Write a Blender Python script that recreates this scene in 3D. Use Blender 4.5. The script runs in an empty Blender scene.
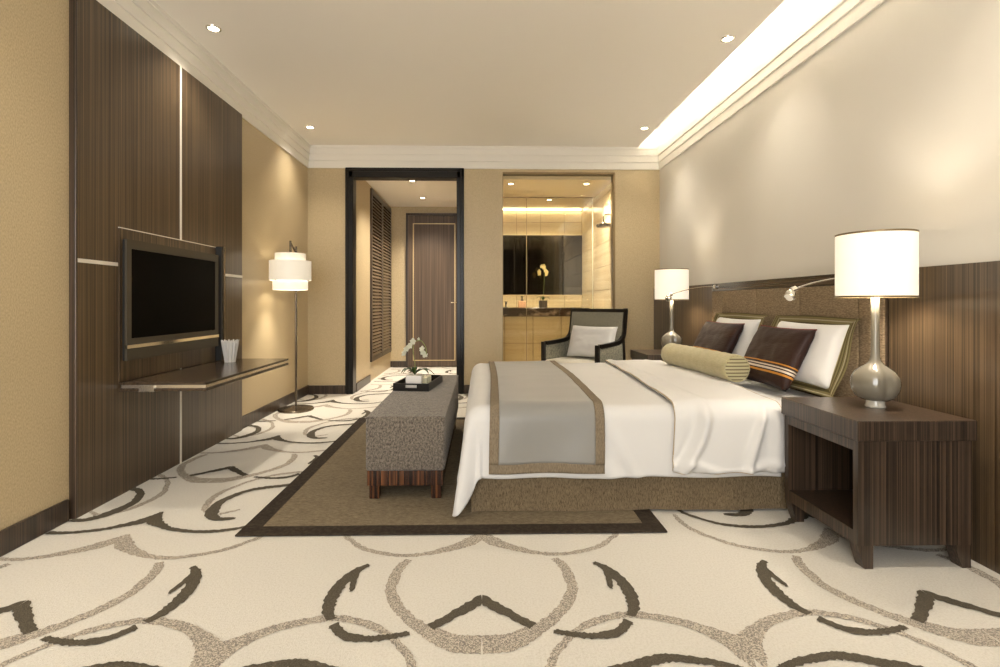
import bpy, bmesh, math, random
from mathutils import Vector, Matrix, noise
random.seed(7)
R = math.radians
S = bpy.context.scene
C = S.collection

# ------------------------------------------------------------------ camera
cam_d = bpy.data.cameras.new('camera'); cam = bpy.data.objects.new('camera', cam_d); C.objects.link(cam)
cam.location = (0, 0, 1.05); cam.rotation_euler = (R(90), 0, R(-1.15))
cam_d.sensor_width = 36; cam_d.lens = 505 / 1000 * 36
cam_d.shift_x = 0.008; cam_d.shift_y = -0.0309
cam_d.clip_start = 0.02
S.camera = cam

# ------------------------------------------------------------------ world, large lights, exposure
W = bpy.data.worlds.new('world'); S.world = W; W.use_nodes = True
bg = W.node_tree.nodes['Background']; bg.inputs[0].default_value = (1.0, 0.985, 0.96, 1); bg.inputs[1].default_value = 5.4
vs = S.view_settings
vs.view_transform = 'Standard'; vs.look = 'None'; vs.gamma = 1; vs.use_curve_mapping = False
vs.exposure = 0.68
WARM = (1.0, 0.90, 0.76)
SPOT_W = 62
COVE = 34
SHADE = 0.36

def portal(name, loc, rot, sx, sy):
    l = bpy.data.lights.new(name, 'AREA'); l.shape = 'RECTANGLE'; l.size = sx; l.size_y = sy
    l.cycles.is_portal = True
    o = bpy.data.objects.new(name, l); o.location = loc; o.rotation_euler = rot; C.objects.link(o)
    return o
portal('fill_window_portal', (-.7, -1.72, 1.45), (R(90), 0, 0), 2.2, 2.5)  # guides daylight through the unseen window added as fill

# ------------------------------------------------------------------ materials
MATS = {}
def mat(name, col, rough=0.5, metal=0.0, spec=0.5, emit=None, es=0, coat=0, bump=None, var=None, sheen=0, nrough=0.5, ndet=3):
    """col linear rgb; var=(scale xyz, col2, lo, hi) noise colour variation; bump=(scale xyz, strength, dist)"""
    m = bpy.data.materials.new(name); m.use_nodes = True; nt = m.node_tree; N = nt.nodes; L = nt.links
    p = N['Principled BSDF']
    p.inputs['Base Color'].default_value = (*col, 1); p.inputs['Roughness'].default_value = rough
    p.inputs['Metallic'].default_value = metal; p.inputs['Specular IOR Level'].default_value = spec
    p.inputs['Coat Weight'].default_value = coat; p.inputs['Sheen Weight'].default_value = sheen
    if emit: p.inputs['Emission Color'].default_value = (*emit, 1); p.inputs['Emission Strength'].default_value = es
    tc = N.new('ShaderNodeTexCoord')
    def nz(sc, detail=3):
        mp = N.new('ShaderNodeMapping'); mp.inputs['Scale'].default_value = sc
        L.new(tc.outputs['Object'], mp.inputs[0])
        t = N.new('ShaderNodeTexNoise'); t.inputs['Scale'].default_value = 1; t.inputs['Detail'].default_value = detail; t.inputs['Roughness'].default_value = nrough
        L.new(mp.outputs[0], t.inputs['Vector']); return t
    if var:
        sc, c2, lo, hi = var
        t = nz(sc, ndet); r = N.new('ShaderNodeValToRGB')
        r.color_ramp.elements[0].position = lo; r.color_ramp.elements[0].color = (*col, 1)
        r.color_ramp.elements[1].position = hi; r.color_ramp.elements[1].color = (*c2, 1)
        L.new(t.outputs['Fac'], r.inputs[0]); L.new(r.outputs[0], p.inputs['Base Color'])
    if bump:
        sc, st, di = bump
        t = nz(sc); b = N.new('ShaderNodeBump'); b.inputs['Strength'].default_value = st; b.inputs['Distance'].default_value = di
        L.new(t.outputs['Fac'], b.inputs['Height']); L.new(b.outputs[0], p.inputs['Normal'])
    MATS[name] = m; return m

def wood(name, c1, c2, c3, axis='z', rough=0.28, fine=95, coat=0.15):
    m = bpy.data.materials.new(name); m.use_nodes = True; nt = m.node_tree; N = nt.nodes; L = nt.links
    p = N['Principled BSDF']; p.inputs['Roughness'].default_value = rough; p.inputs['Coat Weight'].default_value = coat
    p.inputs['Coat Roughness'].default_value = 0.2
    tc = N.new('ShaderNodeTexCoord')
    def nz(f, g, det):
        s = [f, f, f]; s['xyz'.index(axis)] = g
        mp = N.new('ShaderNodeMapping'); mp.inputs['Scale'].default_value = s; L.new(tc.outputs['Object'], mp.inputs[0])
        t = N.new('ShaderNodeTexNoise'); t.inputs['Scale'].default_value = 1; t.inputs['Detail'].default_value = det; t.inputs['Roughness'].default_value = 0.6
        L.new(mp.outputs[0], t.inputs['Vector']); return t
    a = nz(fine, 0.5, 2); b = nz(fine * 0.28, 0.25, 2)
    r = N.new('ShaderNodeValToRGB'); e = r.color_ramp.elements
    e[0].position = 0.36; e[0].color = (*c1, 1); e[1].position = 0.66; e[1].color = (*c3, 1)
    k = e.new(0.5); k.color = (*c2, 1)
    mx = N.new('ShaderNodeMix'); mx.data_type = 'FLOAT'; mx.inputs[0].default_value = 0.33
    L.new(a.outputs['Fac'], mx.inputs[2]); L.new(b.outputs['Fac'], mx.inputs[3])
    L.new(mx.outputs[0], r.inputs[0]); L.new(r.outputs[0], p.inputs['Base Color'])
    MATS[name] = m; return m

def band_mat(name, axis, stops, rough=0.8, scale=1.0, repeat=None, bump=None):
    """colour bands along a local axis: stops = [(coord, colour)], constant steps. repeat = period for stripes."""
    m = bpy.data.materials.new(name); m.use_nodes = True; nt = m.node_tree; N = nt.nodes; L = nt.links
    p = N['Principled BSDF']; p.inputs['Roughness'].default_value = rough; p.inputs['Sheen Weight'].default_value = 0.0; p.inputs['Specular IOR Level'].default_value = 0.25
    tc = N.new('ShaderNodeTexCoord'); sp = N.new('ShaderNodeSeparateXYZ'); L.new(tc.outputs['Object'], sp.inputs[0])
    src = sp.outputs['xyz'.index(axis)]
    lo = min(s[0] for s in stops); 
    if repeat:
        dv = N.new('ShaderNodeMath'); dv.operation = 'DIVIDE'; dv.inputs[1].default_value = repeat; L.new(src, dv.inputs[0])
        fr = N.new('ShaderNodeMath'); fr.operation = 'FRACT'; L.new(dv.outputs[0], fr.inputs[0]); fac = fr.outputs[0]
    else:
        ad = N.new('ShaderNodeMath'); ad.operation = 'ADD'; ad.inputs[1].default_value = 0.5; L.new(src, ad.inputs[0]); fac = ad.outputs[0]
        stops = [(s[0] + 0.5, s[1]) for s in stops]
    r = N.new('ShaderNodeValToRGB'); r.color_ramp.interpolation = 'CONSTANT'
    e = r.color_ramp.elements
    e[0].position = max(0, stops[0][0]); e[0].color = (*stops[0][1], 1)
    e[1].position = stops[1][0]; e[1].color = (*stops[1][1], 1)
    for s in stops[2:]:
        k = e.new(s[0]); k.color = (*s[1], 1)
    L.new(fac, r.inputs[0]); L.new(r.outputs[0], p.inputs['Base Color'])
    if bump:
        mp = N.new('ShaderNodeMapping'); mp.inputs['Scale'].default_value = bump[0]; L.new(tc.outputs['Object'], mp.inputs[0])
        t = N.new('ShaderNodeTexNoise'); t.inputs['Scale'].default_value = 1; L.new(mp.outputs[0], t.inputs['Vector'])
        b = N.new('ShaderNodeBump'); b.inputs['Strength'].default_value = bump[1]; b.inputs['Distance'].default_value = 0.004
        L.new(t.outputs['Fac'], b.inputs['Height']); L.new(b.outputs[0], p.inputs['Normal'])
    MATS[name] = m; return m

def pane_mat(name, tint, refl):
    m = bpy.data.materials.new(name); m.use_nodes = True; nt = m.node_tree; N = nt.nodes; L = nt.links
    N.remove(N['Principled BSDF']); out = N['Material Output']
    t = N.new('ShaderNodeBsdfTransparent'); t.inputs[0].default_value = (*tint, 1)
    g = N.new('ShaderNodeBsdfGlossy'); g.inputs['Roughness'].default_value = 0.0; g.inputs[0].default_value = (1, 1, 1, 1)
    f = N.new('ShaderNodeFresnel'); f.inputs[0].default_value = refl
    mx = N.new('ShaderNodeMixShader'); L.new(f.outputs[0], mx.inputs[0]); L.new(t.outputs[0], mx.inputs[1]); L.new(g.outputs[0], mx.inputs[2])
    L.new(mx.outputs[0], out.inputs[0]); MATS[name] = m; return m

mat('ceiling_paint', (0.94, 0.89, 0.80), 0.8)
mat('trim_paint', (0.84, 0.80, 0.72), 0.55)
mat('right_wall_paint', (0.70, 0.665, 0.595), 0.55, var=((1.5, 1.5, 1.5), (0.67, 0.635, 0.565), 0.3, 0.7))
mat('wallpaper', (0.58, 0.465, 0.285), 0.40, spec=0.5, var=((230, 230, 90), (0.42, 0.33, 0.19), 0.35, 0.7), bump=((260, 260, 120), 0.35, 0.002))
mat('carpet', (0.68, 0.645, 0.575), 0.95, spec=0.1, var=((130, 130, 130), (0.59, 0.55, 0.47), 0.42, 0.75), bump=((300, 300, 300), 0.6, 0.006), sheen=0.2)
mat('carpet_dark', (0.085, 0.072, 0.052), 0.95, spec=0.1, var=((260, 260, 260), (0.14, 0.12, 0.09), 0.4, 0.7), bump=((300, 300, 300), 0.6, 0.006))
mat('carpet_grey', (0.23, 0.205, 0.18), 0.95, spec=0.1, var=((230, 230, 230), (0.60, 0.53, 0.43), 0.42, 0.60), bump=((300, 300, 300), 0.6, 0.006))
wood('wood_panel', (0.026, 0.016, 0.0085), (0.074, 0.048, 0.026), (0.155, 0.102, 0.055), 'z', 0.32, 170)
wood('wood_dark', (0.012, 0.008, 0.0055), (0.040, 0.026, 0.017), (0.115, 0.072, 0.045), 'z', 0.32, 210)
wood('wood_long', (0.022, 0.014, 0.009), (0.055, 0.036, 0.022), (0.10, 0.068, 0.042), 'y', 0.20)
wood('wood_macassar', (0.008, 0.004, 0.003), (0.035, 0.013, 0.007), (0.20, 0.075, 0.026), 'z', 0.25, 75)
wood('wood_door', (0.040, 0.024, 0.013), (0.085, 0.053, 0.030), (0.145, 0.095, 0.056), 'z', 0.45, 70, 0)
wood('wood_slat', (0.10, 0.065, 0.036), (0.16, 0.105, 0.06), (0.22, 0.15, 0.09), 'y', 0.35, 60)
wood('tile_gold', (0.60, 0.48, 0.29), (0.68, 0.56, 0.36), (0.74, 0.63, 0.43), 'x', 0.25, 14, 0.3)
wood('tile_gold_side', (0.60, 0.48, 0.29), (0.68, 0.56, 0.36), (0.74, 0.63, 0.43), 'y', 0.25, 14, 0.3)
mat('black_lacquer', (0.010, 0.008, 0.006), 0.3, spec=0.3)
mat('frame_dark', (0.016, 0.012, 0.008), 0.25, coat=0.2)
mat('silver', (0.80, 0.76, 0.68), 0.25, 1.0)
mat('steel_strip', (0.82, 0.78, 0.70), 0.45, 0.3)
mat('chrome', (0.85, 0.83, 0.78), 0.08, 1.0)
mat('bronze', (0.26, 0.185, 0.095), 0.4, 0.6)
mat('pole_metal', (0.17, 0.14, 0.105), 0.25, 0.9)
mat('gold_inlay', (0.62, 0.47, 0.24), 0.35, 0.5)
mat('tv_bezel', (0.075, 0.063, 0.045), 0.45, 0.2, spec=0.3)
mat('tv_side', (0.012, 0.011, 0.010), 0.4)
mat('tv_screen', (0.003, 0.0026, 0.002), 0.4, spec=0.03)
mat('rug_weave', (0.26, 0.21, 0.14), 0.95, spec=0.1, nrough=.8, ndet=5, var=((45, 170, 60), (0.12, 0.094, 0.06), 0.38, 0.62), bump=((120, 320, 100), 0.6, 0.004))
mat('rug_border', (0.030, 0.022, 0.016), 0.9, spec=0.15, var=((60, 60, 60), (0.055, 0.042, 0.030), 0.4, 0.7), bump=((300, 300, 300), 0.4, 0.003))
mat('linen_white', (0.65, 0.638, 0.622), 0.75, sheen=0.1, spec=0.25)
mat('linen_sheet', (0.68, 0.665, 0.64), 0.75, sheen=0.1, spec=0.25)
mat('piping_tan', (0.42, 0.32, 0.20), 0.8)
mat('satin_grey', (0.235, 0.228, 0.21), 0.38, spec=0.5, sheen=0.3)
mat('runner_border', (0.235, 0.18, 0.115), 0.8, var=((220, 220, 60), (0.13, 0.10, 0.062), 0.35, 0.7), bump=((250, 250, 80), 0.5, 0.003))
mat('skirt_fabric', (0.25, 0.19, 0.115), 0.95, spec=0.1, nrough=.8, ndet=5, var=((230, 230, 60), (0.085, 0.06, 0.035), 0.38, 0.64), bump=((260, 260, 60), 0.7, 0.004))
mat('tweed', (0.27, 0.23, 0.185), 0.95, spec=0.15, nrough=.85, ndet=6, var=((95, 95, 70), (0.050, 0.040, 0.032), 0.40, 0.60), bump=((200, 200, 200), 0.8, 0.004), sheen=0.3)
mat('headboard_fabric', (0.30, 0.225, 0.14), 0.9, spec=0.15, var=((60, 60, 240), (0.14, 0.10, 0.06), 0.35, 0.68), bump=((90, 90, 260), 0.8, 0.005))
mat('bolster_olive', (0.50, 0.44, 0.25), 0.7, sheen=0.2, var=((200, 30, 200), (0.40, 0.35, 0.19), 0.3, 0.7))
mat('brown_trim', (0.20, 0.03, 0.025), 0.6)
OL = (0.30, 0.25, 0.115); OD = (0.13, 0.105, 0.045); CRM = (0.60, 0.55, 0.38)
band_mat('bolster_stripe', 'z', [(0.0, (0.50, 0.45, 0.27)), (0.62, (0.17, 0.14, 0.075))], repeat=0.021)
band_mat('flange_stripe_x', 'x', [(0.0, OL), (0.25, OD), (0.42, OL), (0.62, CRM), (0.74, OL), (0.86, OD)], repeat=0.045)
band_mat('flange_stripe_y', 'y', [(0.0, OL), (0.30, CRM), (0.42, OL), (0.70, OD)], repeat=0.045)
BR = (0.026, 0.0105, 0.0075); OR = (0.52, 0.22, 0.03); WH = (0.62, 0.55, 0.45)
band_mat('cushion_brown', 'y', [(-0.5, BR), (-0.118, OR), (-0.108, BR), (-0.098, WH), (-0.088, BR), (-0.081, WH), (-0.071, BR), (-0.061, OR), (-0.051, BR)],
         rough=0.5, bump=((25, 160, 60), 0.6))
mat('lamp_ceramic', (0.19, 0.17, 0.13), 0.10, spec=0.6, coat=0.6)
mat('lamp_glass_foot', (0.55, 0.52, 0.44), 0.08, spec=0.6, coat=0.5)
mat('shade_lit', (0.85, 0.80, 0.70), 0.8, emit=(1.0, 0.90, 0.72), es=SHADE)
mat('shade_pale', (0.80, 0.75, 0.64), 0.5, emit=(1.0, 0.88, 0.70), es=0.22)
mat('shade_pale_low', (0.80, 0.75, 0.64), 0.5, emit=(1.0, 0.88, 0.70), es=0.38)
mat('led', (1, 1, 1), 0.5, emit=(1.0, 0.88, 0.68), es=12)
mat('cove_led', (1, 1, 1), 0.5, emit=(1.0, 0.955, 0.87), es=COVE)
mat('bath_led', (1, 1, 1), 0.5, emit=(1.0, 0.88, 0.68), es=9)
mat('white_ceramic', (0.80, 0.77, 0.72), 0.3, coat=0.3)
mat('porcelain_grey', (0.62, 0.60, 0.57), 0.35)
mat('candle', (0.70, 0.68, 0.50), 0.5)
mat('leaf', (0.045, 0.10, 0.018), 0.4)
mat('stem', (0.16, 0.22, 0.05), 0.5)
mat('petal', (0.85, 0.86, 0.74), 0.6)
mat('petal_yellow', (0.80, 0.68, 0.34), 0.6)
mat('chair_fabric', (0.30, 0.28, 0.22), 0.9, spec=0.15, var=((60, 60, 60), (0.16, 0.165, 0.125), 0.38, 0.66), bump=((200, 200, 200), 0.4, 0.003))
mat('chair_back_fabric', (0.27, 0.25, 0.19), 0.9, spec=0.15, var=((160, 160, 160), (0.18, 0.175, 0.13), 0.38, 0.66))
mat('cushion_cream', (0.80, 0.76, 0.66), 0.8)
mat('marble_dark', (0.060, 0.038, 0.026), 0.15, coat=0.4, var=((7, 7, 16), (0.34, 0.26, 0.19), 0.52, 0.70))
mat('mirror_dark_reflection', (0.05, 0.043, 0.038), 0.03, 1.0)  # dark reflected room put into the mirror colour
mat('bath_floor', (0.50, 0.40, 0.25), 0.3)
mat('bath_ceiling', (0.78, 0.66, 0.44), 0.7)
mat('grout', (0.30, 0.22, 0.12), 0.8)
mat('soap_pink', (0.70, 0.42, 0.27), 0.25)
mat('door_handle_metal', (0.70, 0.62, 0.45), 0.25, 1.0)
mat('curtain', (0.22, 0.19, 0.15), 0.9)
mat('glass_pane_edge', (0.70, 0.66, 0.50), 0.2, spec=0.6)
pane_mat('glass_clear', (0.96, 0.95, 0.90), 1.45)
pane_mat('glass_screen', (0.97, 0.96, 0.92), 1.25)

# ------------------------------------------------------------------ geometry helpers
def bx(bm, x0, x1, y0, y1, z0, z1, bev=0, seg=2):
    r = bmesh.ops.create_cube(bm, size=1)
    vs_ = r['verts']
    for v in vs_:
        v.co = Vector((x0 + (v.co.x + .5) * (x1 - x0), y0 + (v.co.y + .5) * (y1 - y0), z0 + (v.co.z + .5) * (z1 - z0)))
    if bev:
        es = list({e for v in vs_ for e in v.link_edges})
        bmesh.ops.bevel(bm, geom=es, offset=bev, segments=seg, affect='EDGES', profile=0.5)
    return bm
def box(*a, **k):
    return bx(bmesh.new(), *a, **k)
def loft(bm, rings, closed=True, cap=True):
    vv = [[bm.verts.new(p) for p in r] for r in rings]
    n = len(rings[0])
    for i in range(len(vv) - 1):
        for j in range(n if closed else n - 1):
            k = (j + 1) % n
            bm.faces.new((vv[i][j], vv[i][k], vv[i + 1][k], vv[i + 1][j]))
    if cap and closed:
        bm.faces.new(list(reversed(vv[0]))); bm.faces.new(vv[-1])
    return bm
def lathe(prof, seg=32, cx=0, cy=0, bm=None, lobes=None, cap=True):
    bm = bm or bmesh.new(); rings = []
    for q in prof:
        r, z = q[0], q[1]
        ring = []
        for j in range(seg):
            a = 2 * math.pi * j / seg
            rr = r if not lobes else r * lobes(a, z)
            ring.append((cx + rr * math.cos(a), cy + rr * math.sin(a), z))
        rings.append(ring)
    return loft(bm, rings, True, cap)
def tube(pts, rad, seg=8, bm=None):
    bm = bm or bmesh.new(); pts = [Vector(p) for p in pts]; rings = []
    up = Vector((0.13, 0.21, 1)).normalized()
    for i, p in enumerate(pts):
        t = (pts[min(i + 1, len(pts) - 1)] - pts[max(i - 1, 0)]).normalized()
        if abs(t.dot(up)) > 0.97: u_ = Vector((1, 0, 0))
        else: u_ = up
        a = t.cross(u_).normalized(); b = t.cross(a).normalized()
        r = rad[i] if isinstance(rad, (list, tuple)) else rad
        rings.append([p + a * r * math.cos(2 * math.pi * j / seg) + b * r * math.sin(2 * math.pi * j / seg) for j in range(seg)])
    return loft(bm, rings)
def spline(pts, n=8):
    P = [Vector(p) for p in pts]; out = []
    for i in range(len(P) - 1):
        p0 = P[max(i - 1, 0)]; p1 = P[i]; p2 = P[i + 1]; p3 = P[min(i + 2, len(P) - 1)]
        for k in range(n):
            t = k / n
            out.append(0.5 * ((2 * p1) + (p2 - p0) * t + (2 * p0 - 5 * p1 + 4 * p2 - p3) * t * t + (3 * p1 - p0 - 3 * p2 + p3) * t ** 3))
    out.append(P[-1]); return out
def grid(fn, nu, nv, bm=None):
    bm = bm or bmesh.new()
    vv = [[bm.verts.new(fn(i / nu, j / nv)) for j in range(nv + 1)] for i in range(nu + 1)]
    for i in range(nu):
        for j in range(nv):
            bm.faces.new((vv[i][j], vv[i + 1][j], vv[i + 1][j + 1], vv[i][j + 1]))
    return bm
def prism(poly, axis, a0, a1, bm=None):
    """extrude a 2D polygon along an axis"""
    bm = bm or bmesh.new()
    def P(p, a):
        return {'x': (a, p[0], p[1]), 'y': (p[0], a, p[1]), 'z': (p[0], p[1], a)}[axis]
    A = [bm.verts.new(P(p, a0)) for p in poly]; B = [bm.verts.new(P(p, a1)) for p in poly]
    n = len(poly)
    for i in range(n):
        bm.faces.new((A[i], A[(i + 1) % n], B[(i + 1) % n], B[i]))
    bm.faces.new(A); bm.faces.new(list(reversed(B)))
    return bm
def obj(name, bm, m, parent=None, smooth=False, angle=40):
    bmesh.ops.recalc_face_normals(bm, faces=bm.faces)
    me = bpy.data.meshes.new(name); bm.to_mesh(me); bm.free()
    me.materials.append(MATS[m])
    if smooth:
        for p in me.polygons: p.use_smooth = True
        if angle < 180:
            try: me.set_sharp_from_angle(angle=R(angle))
            except Exception: pass
    o = bpy.data.objects.new(name, me); C.objects.link(o)
    if parent: o.parent = parent
    return o
def thing(name, label, cat, loc=(0, 0, 0), rot=0, group=None):
    o = bpy.data.objects.new(name, None); C.objects.link(o); o.location = loc; o.rotation_euler = (0, 0, rot)
    o.empty_display_size = 0.1
    o['label'] = label; o['category'] = cat
    if group: o['group'] = group
    return o
def tag(o, label, cat, group=None):
    o['label'] = label; o['category'] = cat
    if group: o['group'] = group
    return o
def struct(name, bm, m, label, cat, parent=None, **k):
    o = obj(name, bm, m, parent, **k)
    if parent is None:
        o['kind'] = 'structure'; o['label'] = label; o['category'] = cat
    return o
def copy_tree(o, parent=None):
    c = o.copy(); C.objects.link(c); c.parent = parent
    for ch in list(o.children): copy_tree(ch, c)
    return c
def inst(o, parent, loc=None):
    c = o.copy(); C.objects.link(c); c.parent = parent
    if loc is not None: c.location = loc
    return c
def point(name, loc, w, col=WARM, rad=0.03, parent=None):
    l = bpy.data.lights.new(name, 'POINT'); l.energy = w; l.color = col; l.shadow_soft_size = rad
    o = bpy.data.objects.new(name, l); o.location = loc; C.objects.link(o); o.parent = parent; return o
def spot(name, loc, w, ang, blend, col=WARM, rad=0.03, parent=None):
    l = bpy.data.lights.new(name, 'SPOT'); l.energy = w; l.color = col; l.spot_size = R(ang); l.spot_blend = blend; l.shadow_soft_size = rad
    o = bpy.data.objects.new(name, l); o.location = loc; C.objects.link(o); o.parent = parent; return o

# ================================================================== THE SETTING
XL, XR, YN, YB, ZC = -2.0, 2.07, -1.7, 5.84, 2.845
fl = struct('floor', box(XL - .1, XR + .1, YN - .1, YB, -0.1, 0), 'carpet', 'cream cut pile carpet with grey and black brush stroke arcs', 'carpet')
obj('hall_carpet', box(-1.586, -0.15, YB, 8.35, -0.1, 0), 'carpet', fl)
struct('floor_bath', box(-0.1, 1.66, YB, 7.9, -0.1, 0), 'bath_floor', 'beige stone bathroom floor behind the glass', 'floor')

# carpet pattern: brush strokes tufted into the pile
DARK = [([(0, 1.785), (.085, 1.706), (.165, 1.632)], [.055, .045, .04]),
        ([(0, 2.515), (.03, 2.455), (.09, 2.41), (.156, 2.37), (.282, 2.34), (.401, 2.345), (.50, 2.39), (.594, 2.50), (.62, 2.60)], [.06, .075, .045, .032, .03, .03, .03, .03, .02]),
        ([(.75, 2.885), (.72, 2.90), (.63, 2.928), (.55, 2.938), (.475, 2.92), (.305, 2.848), (.23, 2.70), (.248, 2.56), (.31, 2.475), (.403, 2.478)], [.02, .03, .035, .04, .045, .045, .05, .075, .05, .025]),
        ([(.45, 2.029), (.494, 1.974), (.529, 1.871), (.529, 1.758), (.499, 1.678)], [.02, .05, .055, .05, .035]),
        ([(.492, 1.965), (.473, 1.84)], [.045, .012]),
        ([(.485, 1.655), (.429, 1.597), (.356, 1.581), (.29, 1.591), (.229, 1.606)], [.04, .04, .035, .03, .02])]
GREY = [([(.298, 2.067), (.327, 1.99), (.332, 1.852), (.286, 1.742), (.218, 1.655), (.154, 1.602), (.083, 1.558), (0, 1.55)], [.035, .045, .045, .045, .05, .07, .09, .095]),
        ([(0, 2.285), (.045, 2.225), (.116, 2.171), (.234, 2.113), (.354, 2.105), (.488, 2.155), (.56, 2.22), (.623, 2.307), (.648, 2.40), (.647, 2.485)], [.06, .08, .055, .034, .03, .03, .03, .03, .03, .02]),
        ([(.195, 2.905), (.165, 2.84), (.155, 2.743), (.191, 2.60), (.249, 2.548)], [.03, .035, .04, .04, .025]),
        ([(.30, 2.53), (.375, 2.585)], [.03, .015]),
        ([(.192, 1.44), (.234, 1.526), (.305, 1.608), (.386, 1.661), (.478, 1.688), (.548, 1.681), (.641, 1.65), (.72, 1.60), (.775, 1.545), (.80, 1.50)], [.03, .03, .03, .035, .035, .04, .045, .06, .09, .11])]
def strokes(lst, z, seed):
    rnd = random.Random(seed); bm = bmesh.new()
    def ok(x, y):
        return (-1.99 < x < 2.05 and -1.0 < y < 5.83) or (-1.45 < x < -0.30 and 5.8 < y < 8.24)
    for si, (pts, ws) in enumerate(lst):
        n = 10; pts = list(pts); ws = list(ws)
        def ext(p, q): return (p[0] + (p[0] - q[0]) * .06 / max(.02, math.dist(p, q)), p[1] + (p[1] - q[1]) * .06 / max(.02, math.dist(p, q)))
        if pts[0][0] == 0: pts.insert(0, ext(pts[0], pts[1])); ws.insert(0, ws[0])
        if pts[-1][0] in (0, .80): pts.append(ext(pts[-1], pts[-2])); ws.append(ws[-1])
        P = spline([(a, b, 0) for a, b in pts], n); m_ = len(P)
        Wd = [ws[min(int(i / n), len(ws) - 1)] * (1 - (i / n) % 1) + ws[min(int(i / n) + 1, len(ws) - 1)] * ((i / n) % 1) for i in range(m_)]
        # resample by length
        Q = []; q_w = []
        for i in range(m_ - 1):
            seglen = (P[i + 1] - P[i]).length; k = max(1, int(seglen / 0.009))
            for j in range(k):
                t = j / k; Q.append(P[i].lerp(P[i + 1], t)); q_w.append(Wd[i] * (1 - t) + Wd[i + 1] * t)
        Q.append(P[-1]); q_w.append(Wd[-1])
        L_, R_ = [], []
        for i in range(len(Q)):
            t = (Q[min(i + 1, len(Q) - 1)] - Q[max(i - 1, 0)]).normalized(); nn = Vector((-t.y, t.x, 0))
            L_.append(Q[i] + nn * (q_w[i] * .45 + rnd.uniform(-.004, .004))); R_.append(Q[i] - nn * (q_w[i] * .45 + rnd.uniform(-.004, .004)))
        keep = [0 <= q.x <= .8 or 0 <= l.x <= .8 or 0 <= r.x <= .8 for q, l, r in zip(Q, L_, R_)]
        L_ = [p for p, k_ in zip(L_, keep) if k_]; R_ = [p for p, k_ in zip(R_, keep) if k_]
        for mx in range(-2, 3):
            for sgn in (1, -1):
                for ky in range(-1, 5):
                    def T(p): return (sgn * min(.8, max(0, p.x)) + 1.6 * mx, p.y + 1.46 * ky, z + .0006 * (si == 4))
                    prev = None
                    for a, b in zip(L_, R_):
                        ta, tb = T(a), T(b)
                        if not (ok(ta[0], ta[1]) and ok(tb[0], tb[1])) or ta[1] < 1.0: prev = None; continue
                        cur = (bm.verts.new(ta), bm.verts.new(tb))
                        if prev: bm.faces.new((prev[0], prev[1], cur[1], cur[0]) if sgn > 0 else (prev[1], prev[0], cur[0], cur[1]))
                        prev = cur
    bmesh.ops.delete(bm, geom=[v for v in bm.verts if not v.link_faces], context='VERTS')
    for f in bm.faces:
        f.normal_update()
        if f.normal.z < 0: f.normal_flip()
    return bm
def raw(name, bm, m, parent):
    me = bpy.data.meshes.new(name); bm.to_mesh(me); bm.free(); me.materials.append(MATS[m])
    o = bpy.data.objects.new(name, me); C.objects.link(o); o.parent = parent; o['kind'] = 'stuff'; return o
g_ = raw('grey_tufted_stroke', strokes(GREY, 0.0012, 3), 'carpet_grey', fl); g_['label'] = 'speckled grey brush stroke arcs'
d_ = raw('dark_tufted_stroke', strokes(DARK, 0.0024, 5), 'carpet_dark', fl); d_['label'] = 'near black brush stroke arcs'

struct('wall_left', box(XL - .1, XL, YN, YB, 0, 3.1), 'wallpaper', 'tan woven wallpaper wall behind the television panelling', 'wall')
struct('wall_right', box(XR + .001, XR + .1, YN, YB, 0, 3.2), 'right_wall_paint', 'pale plain wall above the headboard', 'wall')
DX0, DX1, DZ = -1.566, -0.206, 2.60     # dark doorway frame, outer
GX0, GX1 = 0.239, 1.547                  # bathroom glass opening
wf = bmesh.new()
for a in ((XL - .1, DX0 + .02, 0, 3.2), (DX1 - .02, GX0, 0, 3.2), (GX1, XR + .1, 0, 3.2), (DX0 + .02, DX1 - .02, DZ - .02, 3.2), (GX0, GX1, 2.56, 3.2)):
    bx(wf, a[0], a[1], YB, YB + .1, a[2], a[3])
struct('wall_far', wf, 'wallpaper', 'tan wallpaper end wall with dark doorway and bathroom glass', 'wall')
struct('ceiling', box(XL - .1, 1.80, YN, YB, ZC, ZC + .04), 'ceiling_paint', 'warm cream ceiling with recessed downlights', 'ceiling')
cv = bmesh.new()
bx(cv, 1.45, XR + .1, YN, YB, 3.06, 3.12); bx(cv, 1.43, 1.47, YN, YB, ZC + .04, 3.06); bx(cv, 1.47, XR, YB - .012, YB, 2.846, 3.06); bx(cv, XR - .012, XR, YN, YB - .012, 2.833, 3.06)
struct('trim_cove', cv, 'trim_paint', 'white recess of the lit ceiling cove along the bed wall', 'ceiling cove')
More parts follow.
